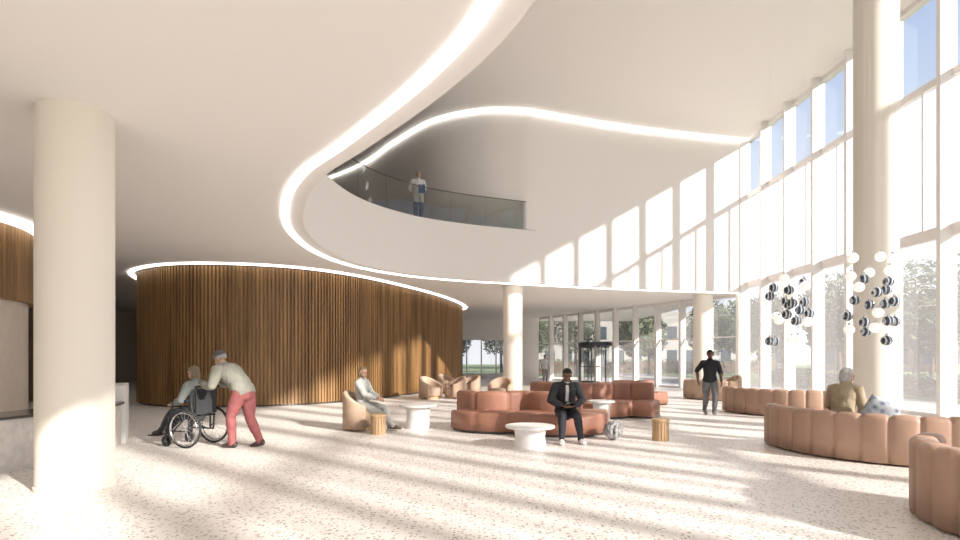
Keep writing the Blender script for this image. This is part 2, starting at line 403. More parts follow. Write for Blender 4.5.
# revolving door
t=.602; dp=A.lerp(B,t)+Vector(inn)*.2
mb=MB()
mb.lathe([(1.15,2.3),(1.15,2.52)],40,dp.x,dp.y)
for k in range(8):
    a=2*pi*k/8+.3; mb.lathe([(.035,0),(.035,2.3)],8,dp.x+1.1*math.cos(a),dp.y+1.1*math.sin(a))
mb.lathe([(.04,0),(.04,2.3)],10,dp.x,dp.y)
for k in range(3):
    a=2*pi*k/3+.5
    for z0,z1 in((.02,.12),(2.2,2.3),(1.0,1.05)): mb.obox(dp.x+.52*math.cos(a),dp.y+.52*math.sin(a),(math.cos(a),math.sin(a)),1.0,.05,z0,z1)
dd=mb.obj('door_1',M['doorm']); struct(dd,'dark framed glass revolving door','door')
for k in range(3):
    a=2*pi*k/3+.5
    q=MB().obox(dp.x+.52*math.cos(a),dp.y+.52*math.sin(a),(math.cos(a),math.sin(a)),.98,.015,.1,2.2).obj('door_leaf',M['bal']); q.parent=dd
# balustrade
gl=[p for p in lip if 8.0<p[1] and p[0]<1.95]; gl=offset(gl,.03)
parts=[]; seg=10
for i in range(0,len(gl)-1,seg):
    s=gl[i:i+seg+1]
    if len(s)<2: continue
    parts.append(MB().add(*bar(s,.02,ZF-.02,ZF+1.08)).obj('glass_panel',M['bal']))
parts.append(MB().add(*bar(gl,.025,ZF+1.08,ZF+1.10)).obj('handrail',M['metal']))
thing('glass_balustrade','curved frameless glass balustrade on the balcony edge','balustrade',parts,base=(-2,18,ZF))
# ================================================================ FURNITURE
def sofa(name,label,outer,inner_w=.85,back_h=.72,seat_h=.43,m='tan',pitch=.42,side=1,backpath=None,base=None,back_w=.22):
    bp=backpath or offset(outer,side*back_w/2)
    b=MB().add(*band(bp,back_w,.03,back_h,.08,pitch)).obj('backrest',M[m],True)
    stp=offset(outer,side*(back_w*.8+inner_w/2)) if backpath is None else outer
    s=MB().add(*band(stp,inner_w,.06,seat_h,.06,pitch)).obj('seat',M[m],True)
    k=MB().add(*bar(resample(stp,.1),inner_w-.16,0,.07)).obj('plinth',M['dark'])
    return thing(name,label,'sofa',[b,s,k],base=base or (outer[0][0],outer[0][1],0))
sofa('curved_sofa','curved tan leather sofa with channel-tufted back',arc(7.07,9.6,1.98,160,264),side=1,inner_w=.7,pitch=.33,base=(6,9,0))
sofa('curved_sofa','curved tan leather sofa with deep vertical channels',arc(5.6,4.83,1.5,120,300),side=1,inner_w=.7,pitch=.30,base=(5,4.5,0),back_h=.74)
sofa('curved_sofa','long curved tan leather sofa near the windows',arc(9.25,16.2,2.15,172,275),side=1,inner_w=.7,pitch=.36,base=(7,15.5,0))
sofa('curved_sofa','curved sand sofa beside the window column',arc(9.6,21.5,1.7,165,260),side=1,inner_w=.7,m='sand',base=(8,20.5,0))
sp1=catmull([(-.25,12.35),(.1,11.85),(.75,11.75),(1.35,11.35),(1.9,11.3),(2.2,11.75),(2.3,12.4)],.05)
bp1=catmull([(-.42,12.75),(-.1,12.25),(.45,12.2),(.95,12.35),(1.4,11.95),(1.9,11.85),(2.1,12.2)],.05)
sofa('serpentine_sofa','rust leather serpentine sofa with curved low back',sp1,inner_w=.95,back_h=.82,m='rust',pitch=.6,backpath=bp1,base=(1,12,0),back_w=.3)
sp2=catmull([(1.7,15.6),(2.3,14.8),(3.2,14.6),(3.9,14.9),(4.6,14.55)],.05)
bp2=catmull([(1.5,16.0),(2.2,15.25),(3.1,15.05),(3.8,15.4),(4.7,15.1)],.05)
sofa('serpentine_sofa','rust leather curved sofa with tall back behind table',sp2,inner_w=1.0,back_h=.88,m='rust',pitch=.6,backpath=bp2,base=(3,15,0),back_w=.3)
sp3=catmull([(4.4,18.6),(5.2,18.4),(6.0,18.8)],.05)
sofa('serpentine_sofa','rust leather sofa segment further back',sp3,inner_w=.9,back_h=.8,m='rust',pitch=.6,backpath=offset(sp3,.3),base=(5,18.4,0),back_w=.25)
def tub(m='sand'):
    pth=arc(0,0,.35,-125,125,50); pth=[(-x,y) for x,y in pth]
    b=MB().add(*band(pth,.12,.05,.8,.055,0,ztop=lambda t:.55+.30*math.sin(pi*t)**1.5)).obj('backrest',M[m],True)
    s=MB().lathe([(.26,.1),(.3,.14),(.31,.36),(.28,.43),(.2,.45),(0.01,.455)],32).obj('seat',M[m],True)
    k=MB().lathe([(.24,0),(.24,.1)],32).obj('plinth',M['oak'])
    return [b,s,k]
ch=thing('tub_chair','rounded sand-coloured tub armchair with woman seated','armchair',tub(),loc=(-2.55,12.1,0),rot=-.15)
for (x,y,r,l) in ((-1.85,21.3,-.6,'rounded tan tub armchair near the timber drum'),(-1.0,21.6,3.6,'rounded tan tub armchair facing another chair'),(-.45,23.6,3.8,'rounded tan tub armchair deeper in the lobby'),(.75,20.6,-1.9,'rounded tan tub armchair beside the slim column'),(-1.4,24.8,-.5,'rounded tan tub armchair further back'),(10.2,22.9,3.3,'rounded tan tub armchair by the window')):
    c=copy_thing(ch,(x,y,0),r,l); c.scale=(1.15,1.15,1.0); c['group']='lobby tub armchairs'
def rtable(x,y,r,h,label):
    t=MB().lathe([(r*.96,h-.045),(r,h-.035),(r,h-.01),(r*.985,h)],48).obj('table_top',M['tabw']); autosm(t)
    p=MB().lathe([(r*.66,0),(r*.64,.03),(r*.60,h*.5),(r*.66,h-.045)],48).obj('pedestal',M['tabw']); autosm(p)
    return thing('coffee_table',label,'table',[t,p],loc=(x,y,0))
rtable(.87,9.75,.43,.38,'round white pedestal coffee table in front of rust sofa')
rtable(-1.38,12.45,.42,.52,'round white table beside seated woman')
rtable(2.95,13.6,.33,.52,'round white side table between rust sofas')
def stool(x,y,label):
    s=MB().lathe([(.15,.35),(.165,.36),(.165,.4),(.155,.41)],32).obj('seat',M['oak']); autosm(s)
    mb=MB()
    for i in range(16):
        a=2*pi*i/16; mb.obox(.14*math.cos(a),.14*math.sin(a),(-math.sin(a),math.cos(a)),.05,.02,0,.355)
    mb.lathe([(.128,0),(.128,.35)],24)
    return thing('wood_stool',label,'stool',[s,mb.obj('slatted_base',M['oak'])],loc=(x,y,0))
stool(3.4,10.55,'small cylindrical oak side stool')
stool(-2.07,11.4,'small cylindrical oak side stool by the armchair')
M['yarn']=mat('grey_yarn',(.34,.34,.34),.9,bump=.6,bscale=90,var=.7,vscale=14)
mb=MB().ell((0,0,.19),(.16,.16,.16))
for k in range(7):
    ax=Vector((math.sin(k*1.9)*.9,math.cos(k*2.3),.6*math.sin(k*3.1)+.15)).normalized(); u=ax.orthogonal().normalized(); w=ax.cross(u)
    mb.tube([Vector((0,0,.19))+(u*math.cos(a)+w*math.sin(a))*.15+ax*.03*math.sin(2*a) for a in [2*pi*i/28 for i in range(28)]],.036,8,closed=True)
for v_i in range(len(mb.v)):
    x_,y_,z_=mb.v[v_i]; mb.v[v_i]=(x_,y_,max(z_,0))
thing('knot_pouf','grey and white knotted yarn ball pouf','pouf',[mb.obj('knot',M['yarn'],True)],loc=(2.53,10.6,0))
M['cush']=mat('blue_pattern',(.35,.42,.55),.8); nt=M['cush'].node_tree
w=nt.nodes.new('ShaderNodeTexVoronoi'); w.inputs['Scale'].default_value=11; r=nt.nodes.new('ShaderNodeValToRGB'); r.color_ramp.elements[0].color=(.04,.07,.15,1); r.color_ramp.elements[1].color=(.45,.48,.52,1); r.color_ramp.elements[1].position=.6
tc=nt.nodes.new('ShaderNodeTexCoord'); nt.links.new(tc.outputs['Object'],w.inputs['Vector']); nt.links.new(w.outputs['Distance'],r.inputs[0]); nt.links.new(r.outputs[0],nt.nodes['Principled BSDF'].inputs['Base Color'])
n=14; vv=[];ff=[]
for sgn in(1,-1):
    o0=len(vv)
    for i in range(n+1):
        for j in range(n+1):
            a=i/n*2-1;b_=j/n*2-1; th=.07*((1-a**4)*(1-b_**4))**.6; pin=1-.07*(1-max(abs(a),abs(b_)))
            vv.append((a*.21*pin,sgn*th,b_*.21*pin))
    for i in range(n):
        for j in range(n):
            ff.append((o0+i*(n+1)+j,o0+(i+1)*(n+1)+j,o0+(i+1)*(n+1)+j+1,o0+i*(n+1)+j+1))
o=MB().add(vv,ff).obj('cushion',M['cush'],True); o.location=(6.14,8.62,.71); o.rotation_euler=(-.2,.5,-.6)
o['label']='blue and white patterned scatter cushion on the curved sofa'; o['category']='cushion'
def chandelier(x,y,ztop,zbot,n,spread,gr,label,seed):
    random.seed(seed); parts=[MB().lathe([(.3,ZU-.06),(.32,ZU-.05),(.32,ZU)],32).obj('canopy',M['frame'])]
    placed=[]; tries=0
    while len(placed)<n and tries<4000:
        tries+=1
        p=Vector((random.uniform(-spread,spread),random.uniform(-spread,spread),random.uniform(zbot,ztop)))
        if p.xy.length>spread: continue
        if any((p-q).length<gr*2.15 or (p.xy-q.xy).length<.035 for q in placed): continue
        placed.append(p)
    for i,p in enumerate(placed):
        g=MB().ell(p,(gr,gr,gr),n=24,k=14).obj('globe',M['opal'] if i%5<2 else M['glint_glass'],True)
        cp=MB().lathe([(.022,p.z+gr-.01),(.022,p.z+gr+.03),(.006,p.z+gr+.04)],12,p.x,p.y).obj('globe_cap',M['chrome']); cp.parent=g
        parts.append(g)
        top=Vector((p.x,p.y,ZU-.02)); parts.append(MB().tube([p+Vector((0,0,gr)),top],.0008,4,cap=0).obj('cord',M['frame']))
    return thing('chandelier',label,'chandelier',parts,loc=(x,y,0))
chandelier(6.65,12.0,3.25,1.85,24,.43,.1,'cluster pendant of small white and dark glass globes',3)
chandelier(6.98,10.0,3.42,1.85,24,.36,.09,'cluster pendant of glass globes before the tall column',5)
# ================================================================ PEOPLE
def seg_dist(C,a,b):
    a=np.array(a);b=np.array(b);ab=b-a; t=np.clip(((C-a)@ab)/max(ab@ab,1e-9),0,1)
    return np.linalg.norm(C-(a+t[:,None]*ab),axis=1)
def ik(a,b,l1,l2,hint):
    d=b-a; L=d.length
    if L>l1+l2-.003: b=a+d.normalized()*(l1+l2-.003); d=b-a; L=d.length
    x=(l1*l1-l2*l2+L*L)/(2*L); h=math.sqrt(max(l1*l1-x*x,0)); dn=d/L; hv=Vector(hint); hv=hv-dn*hv.dot(dn); hv.normalize()
    return a+dn*x+hv*h,b
skins={}
def person(label,loc,rot,pel,lean,wr,an,cl,skin=(.55,.36,.26),hair=(.3,.3,.3),hairstyle='short',hunch=0,hp=0,hy=0,toe=(0,0),toep=(0,0),curl=.6,palm=None,elb=None,knee=None,vox=.009,scale=1.0,cap=None,heavy=1.0):
    V=Vector; pel=V(pel); Y=V((0,1,0))
    U=V((math.sin(lean),0,math.cos(lean))); l2=lean+hunch; U2=V((math.sin(l2),0,math.cos(l2)))
    waist=pel+U*.17; chest=waist+U2*.19; sh=chest+U2*.12; nk=chest+U2*.18
    F2=V((math.cos(l2),0,-math.sin(l2)))
    hu=V((math.sin(hp),0,math.cos(hp))); hf=V((math.cos(hp),0,-math.sin(hp)))
    Rz=Matrix.Rotation(hy,3,'Z'); hf=Rz@hf; hu2=Rz@hu; hs=hu2.cross(hf)
    head=nk+hu*.145+hf*.015
    mb=MB(); bones=[]
    def bone(l,a,b,r): bones.append((l,tuple(a),tuple(b),r))
    k=heavy
    mb.tube([pel-U*.07,pel,waist,chest,chest+U2*.08,sh+U2*.02,nk+U2*.01],[(.13*k,.095*k),(.168*k,.118*k),(.138*k,.105*k),(.168*k,.122*k),(.175*k,.11*k),(.15,.085),(.06,.06)],20,side=Y,cap=3)
    bone('pelvis',pel-U*.07,pel+U*.04,.14); bone('torso',pel+U*.1,waist,.13); bone('torso',waist,chest,.145); bone('torso',chest,sh,.15)
    mb.tube([nk-U2*.04,nk.lerp(head,.3),head-hu*.03],[.066,.055,.056],14,cap=2); bone('neck',nk+U2*.015,head-hu*.08,.052)
    bone('torso',sh+Y*.1,sh-Y*.1,.07)
    mb.ell(head+hu*.035-hf*.008,(.098,.076,.095),hf,hs,hu2,24,16)
    mb.ell(head-hu*.045+hf*.028,(.066,.056,.068),hf,hs,hu2,20,14)
    mb.ell(head-hu*.095+hf*.065,(.022,.025,.018),hf,hs,hu2,10,8)
    mb.tube([head+hu*.02+hf*.088,head-hu*.028+hf*.112],[.009,.015],8,cap=2)
    mb.tube([head-hu*.062+hf*.082+hs*.02,head-hu*.062+hf*.09,head-hu*.062+hf*.082-hs*.02],[.007,.01,.007],8)
    mb.tube([head+hu*.037+hf*.078+hs*.045,head+hu*.04+hf*.09,head+hu*.037+hf*.078-hs*.045],[.01,.012,.01],8)
    for s in(1,-1): mb.ell(head+hs*s*.078-hu*.005-hf*.005,(.02,.012,.032),hf,hs,hu2,10,8)
    bone('head',head+hu*.05,head-hu*.05,.09)
    fing=MB()
    for i,s in enumerate((1,-1)):
        S=sh+Y*s*(.175*k)-U2*.005; w_=V(wr[i]); eh=(elb[i] if elb else (-.6,s*.5,-.5))
        E,W=ik(S,w_,.29,.26,eh)
        mb.tube([S-Y*s*.04+U2*0,S,S.lerp(E,.5),E,E.lerp(W,.35),W],[.06,.062*k,.052*k,.042,.044,.029],14)
        bone('uparm',S,E,.055); bone('forearm',E,W,.04)
        d=(W-E).normalized(); n=V(palm[i]) if palm else V((0,-s,0)); n=n-d*n.dot(d); n.normalize(); sd=d.cross(n)
        mb.tube([W,W+d*.04,W+d*.085],[(.028,.02),(.042,.018),(.042,.014)],12,side=sd,cap=2)
        bone('hand',W+d*.02,W+d*.1,.035)
        thumb_side = 1 if (sd.dot(V((1,0,0)))+sd.dot(V((0,0,1)))*.5)>0 else -1
        for q in range(4):
            Ls=[.066,.076,.07,.054][q]
            p=W+d*.075+sd*thumb_side*((1.5-q)*.0215); pts=[p]; spread=sd*thumb_side*((1.5-q)*.05)
            ang=0; p2=W+d*.1+sd*thumb_side*((1.5-q)*.0225); pts.append(p2)
            for t in range(3):
                ang+=curl*(.45,.75,.6)[t]; dd=(d+spread)*math.cos(ang)+n*math.sin(ang); p2=p2+dd.normalized()*Ls*(.45,.32,.27)[t]; pts.append(p2)
            fing.tube(pts,[.01,.0095,.0092,.0085,.0072],8)
        tp=W+d*.03+sd*thumb_side*.03; t1=tp+(d*.6+sd*thumb_side*.75+n*.25).normalized()*.04; t2=t1+(d*.85+sd*thumb_side*.3+n*.45*curl).normalized()*.032; t3=t2+(d*.8+n*.6*curl).normalized()*.026
        fing.tube([tp,t1,t2,t3],[.013,.0125,.011,.0085],8)
        H=pel+Y*s*.088-U*.015; kh=knee[i] if knee else (1,s*.1,0)
        Kn,A=ik(H,V(an[i]),.435,.42,kh)
        mb.tube([H,H.lerp(Kn,.3),H.lerp(Kn,.65),Kn,Kn.lerp(A,.3),Kn.lerp(A,.7),A],[.092*k,.09*k,.074*k,.06,.061,.046,.04],16)
        bone('thigh',H+(Kn-H)*.12,Kn,.08); bone('shin',Kn,A,.055)
        ta=toe[i]; tp_=toep[i]; fd=V((math.cos(ta)*math.cos(tp_),math.sin(ta)*math.cos(tp_),-math.sin(tp_))); fs=V((-math.sin(ta),math.cos(ta),0)); dn=fd.cross(fs)
        if dn.z>0: dn=-dn
        mb.tube([A+dn*.035-fd*.045,A+dn*.03+fd*.03,A+dn*.045+fd*.11,A+dn*.052+fd*.165],[(.034,.038),(.038,.045),(.044,.03),(.036,.022)],14,side=fs,cap=3)
        mb.tube([A,A+dn*.03],[.04,.042],12)
        bone('foot%d'%i,A+dn*.045-fd*.04,A+dn*.045+fd*.17,.045)
    tmp=mb.obj('tmp',M['wall'],False,merge=False)
    r=tmp.modifiers.new('r','REMESH'); r.mode='VOXEL'; r.voxel_size=vox
    sm=tmp.modifiers.new('s','SMOOTH'); sm.factor=.5; sm.iterations=3
    dg=bpy.context.evaluated_depsgraph_get(); me=bpy.data.meshes.new_from_object(tmp.evaluated_get(dg)); bpy.data.objects.remove(tmp)
    nv=len(me.vertices); co=np.empty(nv*3); me.vertices.foreach_get('co',co); co=co.reshape(-1,3)
    no=np.empty(nv*3); me.vertices.foreach_get('normal',no); no=no.reshape(-1,3)
    faces=[tuple(p.vertices) for p in me.polygons]
    D=np.stack([seg_dist(co,a,b)-rr for _,a,b,rr in bones]); lab=np.array([b[0] for b in bones])[D.argmin(0)]
    fl=[lab[f[0]] for f in faces]
    key=('skin',skin)
    if key not in skins: skins[key]=mat('skin',skin,.55,bump=.05,bscale=200,var=.04,vscale=20)
    bodymb=MB(); bodymb.v=[tuple(c) for c in co]; bodymb.f=list(faces); bodymb.m=[0]*len(faces)
    bodymb.add(fing.v,fing.f)
    parts=[bodymb.obj('body',skins[key],True,merge=False)]
    items=[]
    for gname,t_ in cl.items():
        if gname=='shoe': items+=[('shoe',(['foot0'],*t_[1:])),('shoe',(['foot1'],*t_[1:]))]
        else: items.append((gname,t_))
    for gname,(labs,col,off,*rest) in items:
        fr=rest[0] if rest else None
        sel=[f for f,l in zip(faces,fl) if l in labs]
        if fr: sel=[f for f in sel if fr(Vector(co[f[0]]),dict(pel=pel,U=U,nk=nk,U2=U2,F=F2))]
        idx=sorted({i for f in sel for i in f}); mp={i:j for j,i in enumerate(idx)}
        gv=[]
        for i in idx:
            c=Vector(co[i]); wob=noise.noise(c*9)*.007+noise.noise(c*22)*.005
            if gname=='shoe': wob=0
            gv.append(tuple(c+Vector(no[i])*(off+wob)))
        g=MB().add(gv,[tuple(mp[i] for i in f) for f in sel])
        gk=('g',col)
        if gk not in skins: skins[gk]=mat('cloth',col,.85 if gname!='shoe' else .45,bump=.2,bscale=180,var=.1,vscale=8)
        parts.append(g.obj(gname,skins[gk],True,merge=False))
    hk=('h',hair)
    if hk not in skins: skins[hk]=mat('hair',hair,.7,bump=.8,bscale=120,var=.25,vscale=40)
    if cap:
        g=MB().ell(head+hu*.042-hf*.008,(.116,.096,.104),hf,hs,hu2,28,16,keep=lambda q:q.z>.02)
        g.ell(head+hu*.05+hf*.12,(.05,.06,.008),hf,hs,hu2,16,6)
        if ('g',cap) not in skins: skins[('g',cap)]=mat('cloth',cap,.85,bump=.2)
        parts.append(g.obj('cap',skins[('g',cap)],True))
    if cap: kp=lambda q:(q.x<.0 and -.5<q.z<.15)
    elif hairstyle=='short': kp=lambda q:(q.z>.42 or (q.x<.0 and q.z>-.45) or (q.z>.1 and q.x<.45))
    else: kp=lambda q:(q.z>.45 or (q.x<.25 and q.z>-.9))
    g=MB().ell(head+hu*.035-hf*.012,(.108,.088,.106),hf,hs,hu2,36,24,keep=kp,jit=.10)
    if hairstyle=='bob': g.ell(head-hu*.03-hf*.035,(.08,.088,.11),hf,hs,hu2,28,18,keep=lambda q:q.x<.35,jit=.12)
    h_=g.obj('hair',skins[hk],True); so=h_.modifiers.new('s','SOLIDIFY'); so.thickness=.01; so.offset=-1; parts.append(h_)
    for s in(1,-1):
        parts.append(MB().ell(head+hu*.012+hf*.083+hs*s*.03,(.009,.012,.008),hf,hs,hu2,10,8).obj('eye',M['eye'],True))
    parts.append(MB().tube([head-hu*.0615+hf*.088+hs*.018,head-hu*.0615+hf*.099,head-hu*.0615+hf*.088-hs*.018],[.004,.006,.004],6).obj('lips',M['lips'],True))
    e=thing('person',label,'person',parts,loc=loc,rot=rot); e.scale=(scale,)*3
    return e
M['eye']=mat('eye',(.03,.02,.02),.2,bump=.01); M['lips']=mat('lips',(.35,.13,.11),.5,bump=.05)
above=lambda z0:(lambda c,q:(c-q['pel']).dot(q['U'])>z0)
WS=1.1
person('elderly man in grey shirt and red trousers pushing a wheelchair',(-4.13,9.72,0),R(165),(-.02,0,.92),R(30),[(.56,.21,1.01),(.56,-.21,1.01)],[(.10,.1,.085),(-.26,-.1,.10)],
 {'trousers':(['pelvis','thigh','shin'],(.27,.085,.085),.020),'shirt':(['torso','uparm','forearm','pelvis'],(.24,.235,.20),.028,lambda c,q:(c-q['pel']).dot(q['U'])>-.08),'shoe':(['foot'],(.05,.03,.03),.008)},
 hair=(.45,.44,.42),hunch=.35,hp=.4,toep=(0,.2),curl=1.6,cap=(.13,.13,.13),palm=[(0,0,-1),(0,0,-1)],scale=1.07,heavy=1.15)
person('elderly person in grey-green jacket seated in wheelchair',(-4.98,9.93,0),R(165),(.02,0,.60),R(-2),[(.34,.2,.76),(.36,-.2,.76)],[(.72,.1,.26),(.75,-.09,.26)],
 {'trousers':(['pelvis','thigh','shin'],(.035,.04,.05),.013),'jacket':(['torso','uparm','forearm','pelvis'],(.17,.19,.18),.024,lambda c,q:(c-q['pel']).dot(q['U'])>-.03),'shoe':(['foot'],(.03,.03,.03),.008)},
 hair=(.26,.21,.14),hairstyle='bob',hunch=.2,hp=.2,curl=.5,palm=[(0,0,-1),(0,0,-1)],elb=[(-.6,.6,-.4),(-.6,-.6,-.4)],scale=1.0,heavy=1.05)
person('man in black polo shirt and grey trousers walking',(6.3,15.35,0),R(-100),(0,0,.915),R(2),[(.10,.27,.90),(-.12,-.28,.92)],[(.20,.07,.10),(-.24,-.08,.13)],
 {'trousers':(['pelvis','thigh','shin'],(.16,.16,.17),.016),'shirt':(['torso','uparm','pelvis'],(.015,.015,.02),.022,lambda c,q:(c-q['pel']).dot(q['U'])>-.05),'shoe':(['foot'],(.25,.25,.25),.008)},
 skin=(.16,.085,.055),hair=(.01,.01,.01),curl=.6,toep=(-.2,.4),scale=1.02)
person('man in black jacket seated with tablet on lap',(1.62,10.7,0),R(-88),(.05,0,.54),R(6),[(.36,.10,.66),(.36,-.12,.66)],[(.62,-.17,.085),(.58,.18,.085)][::-1],
 {'trousers':(['pelvis','thigh','shin'],(.02,.022,.03),.014),'shirt':(['torso'],(.70,.68,.66),.012),'jacket':(['torso','uparm','forearm','pelvis'],(.018,.018,.022),.026,lambda c,q:(c-q['pel']).dot(q['U'])>-.03 and not((c-q['pel']).dot(q['F'])>.04 and abs(c.y)<.03 and (c-q['pel']).dot(q['U'])>.2)),'shoe':(['foot'],(.75,.73,.72),.009)},
 skin=(.16,.085,.055),hair=(.01,.01,.01),hunch=.2,hp=.3,curl=.8,palm=[(0,0,1),(0,0,1)],elb=[(-.4,.8,-.3),(-.4,-.8,-.3)],toe=(.15,-.15),scale=1.02,heavy=1.05)
mb=MB().box(0,0,0,.17,.25,.008); t_=mb.obj('tablet_body',M['dark'],bevel=.003); s_=MB().box(0,0,.0055,.15,.23,.002).obj('screen',M['bwin'])
e=thing('tablet','dark tablet held on the seated man\'s lap','tablet',[t_,s_],loc=(1.64,10.24,.73)); e.rotation_euler=(R(18),0,R(-88))
person('woman in white top and pale trousers seated in tub chair',(-2.5,12.08,0),R(-14),(-.03,0,.55),R(-8),[(.30,.10,.70),(.33,-.10,.70)],[(.58,.08,.10),(.70,-.06,.12)],
 {'trousers':(['pelvis','thigh','shin'],(.38,.37,.35),.016),'top':(['torso','uparm','forearm','pelvis'],(.42,.42,.40),.024,lambda c,q:(c-q['pel']).dot(q['U'])>-.03),'shoe':(['foot'],(.12,.09,.07),.006)},
 skin=(.46,.29,.21),hair=(.22,.15,.08),hairstyle='bob',hunch=.15,hp=.1,hy=-.5,palm=[(0,0,-1),(0,0,-1)],elb=[(-.5,.6,-.4),(-.5,-.6,-.4)],scale=1.0)
person('white-haired person in pale beige cardigan seated on curved sofa',(5.88,9.08,0),R(35),(0,0,.55),R(2),[(.33,.14,.64),(.33,-.14,.64)],[(.58,.12,.085),(.6,-.1,.085)],
 {'trousers':(['pelvis','thigh','shin'],(.2,.2,.22),.013),'cardigan':(['torso','uparm','forearm','pelvis'],(.36,.29,.20),.026,lambda c,q:(c-q['pel']).dot(q['U'])>-.05),'shoe':(['foot'],(.05,.04,.04),.008)},
 skin=(.5,.32,.24),hair=(.50,.50,.49),hairstyle='bob',hunch=.25,hp=.2,hy=-.5,palm=[(0,0,-1),(0,0,-1)],scale=1.03)
person('standing person in white shirt near the glass door',(3.85,33.2,0),R(-80),(0,0,.925),0,[(.02,.27,.9),(.02,-.27,.9)],[(.02,.09,.085),(.02,-.09,.085)],
 {'trousers':(['pelvis','thigh','shin'],(.30,.28,.27),.014),'shirt':(['torso','uparm','forearm','pelvis'],(.6,.6,.62),.02,above(-.05)),'shoe':(['foot'],(.05,.04,.04),.008)},hair=(.08,.06,.05),vox=.014)
person('person in white coat and blue trousers on the balcony',(-2.3,20.75,ZF),R(-75),(0,0,.925),R(3),[(.30,.12,1.12),(.12,-.27,.95)],[(.02,.09,.085),(.04,-.09,.085)],
 {'trousers':(['pelvis','thigh','shin'],(.03,.05,.12),.014),'coat':(['torso','uparm','forearm','pelvis','thigh'],(.75,.75,.76),.024,above(-.28)),'shoe':(['foot'],(.03,.03,.03),.008)},hair=(.3,.27,.24),hp=.2,vox=.012,scale=1.06)
mb=MB().box(0,0,0,.24,.03,.31).obj('folder',mat('blue_folder',(.03,.16,.45),.5,bump=.02),bevel=.005); mb.location=(-2.12,20.40,ZF+1.12); mb['label']='blue folder held by the person in white coat'; mb['category']='folder'
# ---------------------------------------------------------------- wheelchair
def wheelchair(loc,rot):
    parts=[]
    for s in(1,-1):
        y=s*.31
        ring=lambda r,yo,n=48:[Vector((r*math.cos(2*pi*i/n),y+yo,.305+r*math.sin(2*pi*i/n))) for i in range(n)]
        tyre=MB().tube(ring(.288,0),.017,8,closed=True).obj('wheel',M['tyre'],True)
        rim=MB().tube(ring(.268,0),.009,6,closed=True).obj('rim',M['chrome'],True); rim.parent=tyre
        hr=MB().tube(ring(.25,s*.035),.009,6,closed=True)
        for k in range(6):
            a=2*pi*k/6; hr.tube([(.25*math.cos(a),y+s*.035,.305+.25*math.sin(a)),(.266*math.cos(a),y,.305+.266*math.sin(a))],.005,6)
        hr=hr.obj('hand_rim',M['chrome'],True); hr.parent=tyre
        sk=MB()
        for k in range(20):
            a=2*pi*k/20; b=a+.35*(1 if k%2 else -1); sk.tube([(.02*math.cos(b),y+.02*(1 if k%2 else -1),.305+.02*math.sin(b)),(.267*math.cos(a),y,.305+.267*math.sin(a))],.0022,4,cap=0)
        sk.tube([(0,y-.035,.305),(0,y+.035,.305)],.022,12)
        sk=sk.obj('spokes',M['chrome']); sk.parent=tyre
        parts.append(tyre)
        cy=s*.24
        c=MB().tube([Vector((.42+.075*math.cos(2*pi*i/24),cy,.092+.075*math.sin(2*pi*i/24))) for i in range(24)],.017,8,closed=True); c.tube([(.42,cy-.02,.092),(.42,cy+.02,.092)],.05,12)
        c=c.obj('caster',M['tyre'],True)
        fk=MB().tube([(.42,cy+.03,.09),(.40,cy+.03,.2),(.39,cy,.22)],.009,6); fk.tube([(.42,cy-.03,.09),(.40,cy-.03,.2),(.39,cy,.22)],.009,6); fk.tube([(.39,cy,.2),(.39,cy,.3)],.014,8)
        fk=fk.obj('fork',M['metal'],True); fk.parent=c; parts.append(c)
        y=s*.235
        parts.append(MB().box(.14,s*.255,.735,.30,.05,.035).obj('armrest',M['seat'],bevel=.01))
        parts.append(MB().tube([(-.13,y,.95),(-.19,y,.965),(-.29,y,.96)],.019,10).obj('push_handle',M['tyre'],True))
        parts.append(MB().box(.76,s*.1,.155,.2,.15,.018).obj('footplate',M['metal'],bevel=.005))
    fr=MB()
    for s in(1,-1):
        y=s*.235
        fr.tube([(-.13,y,.95),(-.08,y,.5),(-.06,y,.25)],.013,8); fr.tube([(-.09,y,.48),(.38,y,.48),(.46,y,.44),(.66,s*.14,.18),(.74,s*.12,.16)],.013,8)
        fr.tube([(-.06,y,.25),(.39,y,.25)],.013,8); fr.tube([(.39,y,.25),(.39,y,.48)],.013,8)
        fr.tube([(-.1,s*.255,.55),(-.02,s*.255,.71),(.28,s*.255,.71),(.3,s*.255,.5)],.011,8)
        fr.tube([(0,y,.305),(0,s*.3,.305)],.016,8); fr.tube([(0,y,.25),(0,y,.48)],.013,8)
        fr.tube([(.1,-y,.26),(.1,y,.47)],.011,8)
    parts.append(fr.obj('frame',M['metal'],True))
    parts.append(MB().box(.16,0,.485,.46,.46,.035).obj('seat',M['seat'],bevel=.012))
    parts.append(MB().add(*bar([(-.125,-.22),(-.145,0),(-.125,.22)],.02,.52,.92)).obj('backrest',M['seat'],bevel=.004))
    e=thing('wheelchair','black folding wheelchair with chrome wheels','wheelchair',parts,loc=loc,rot=rot); e.scale=(WS,)*3; return e
wheelchair((-4.97,9.93,0),R(165))
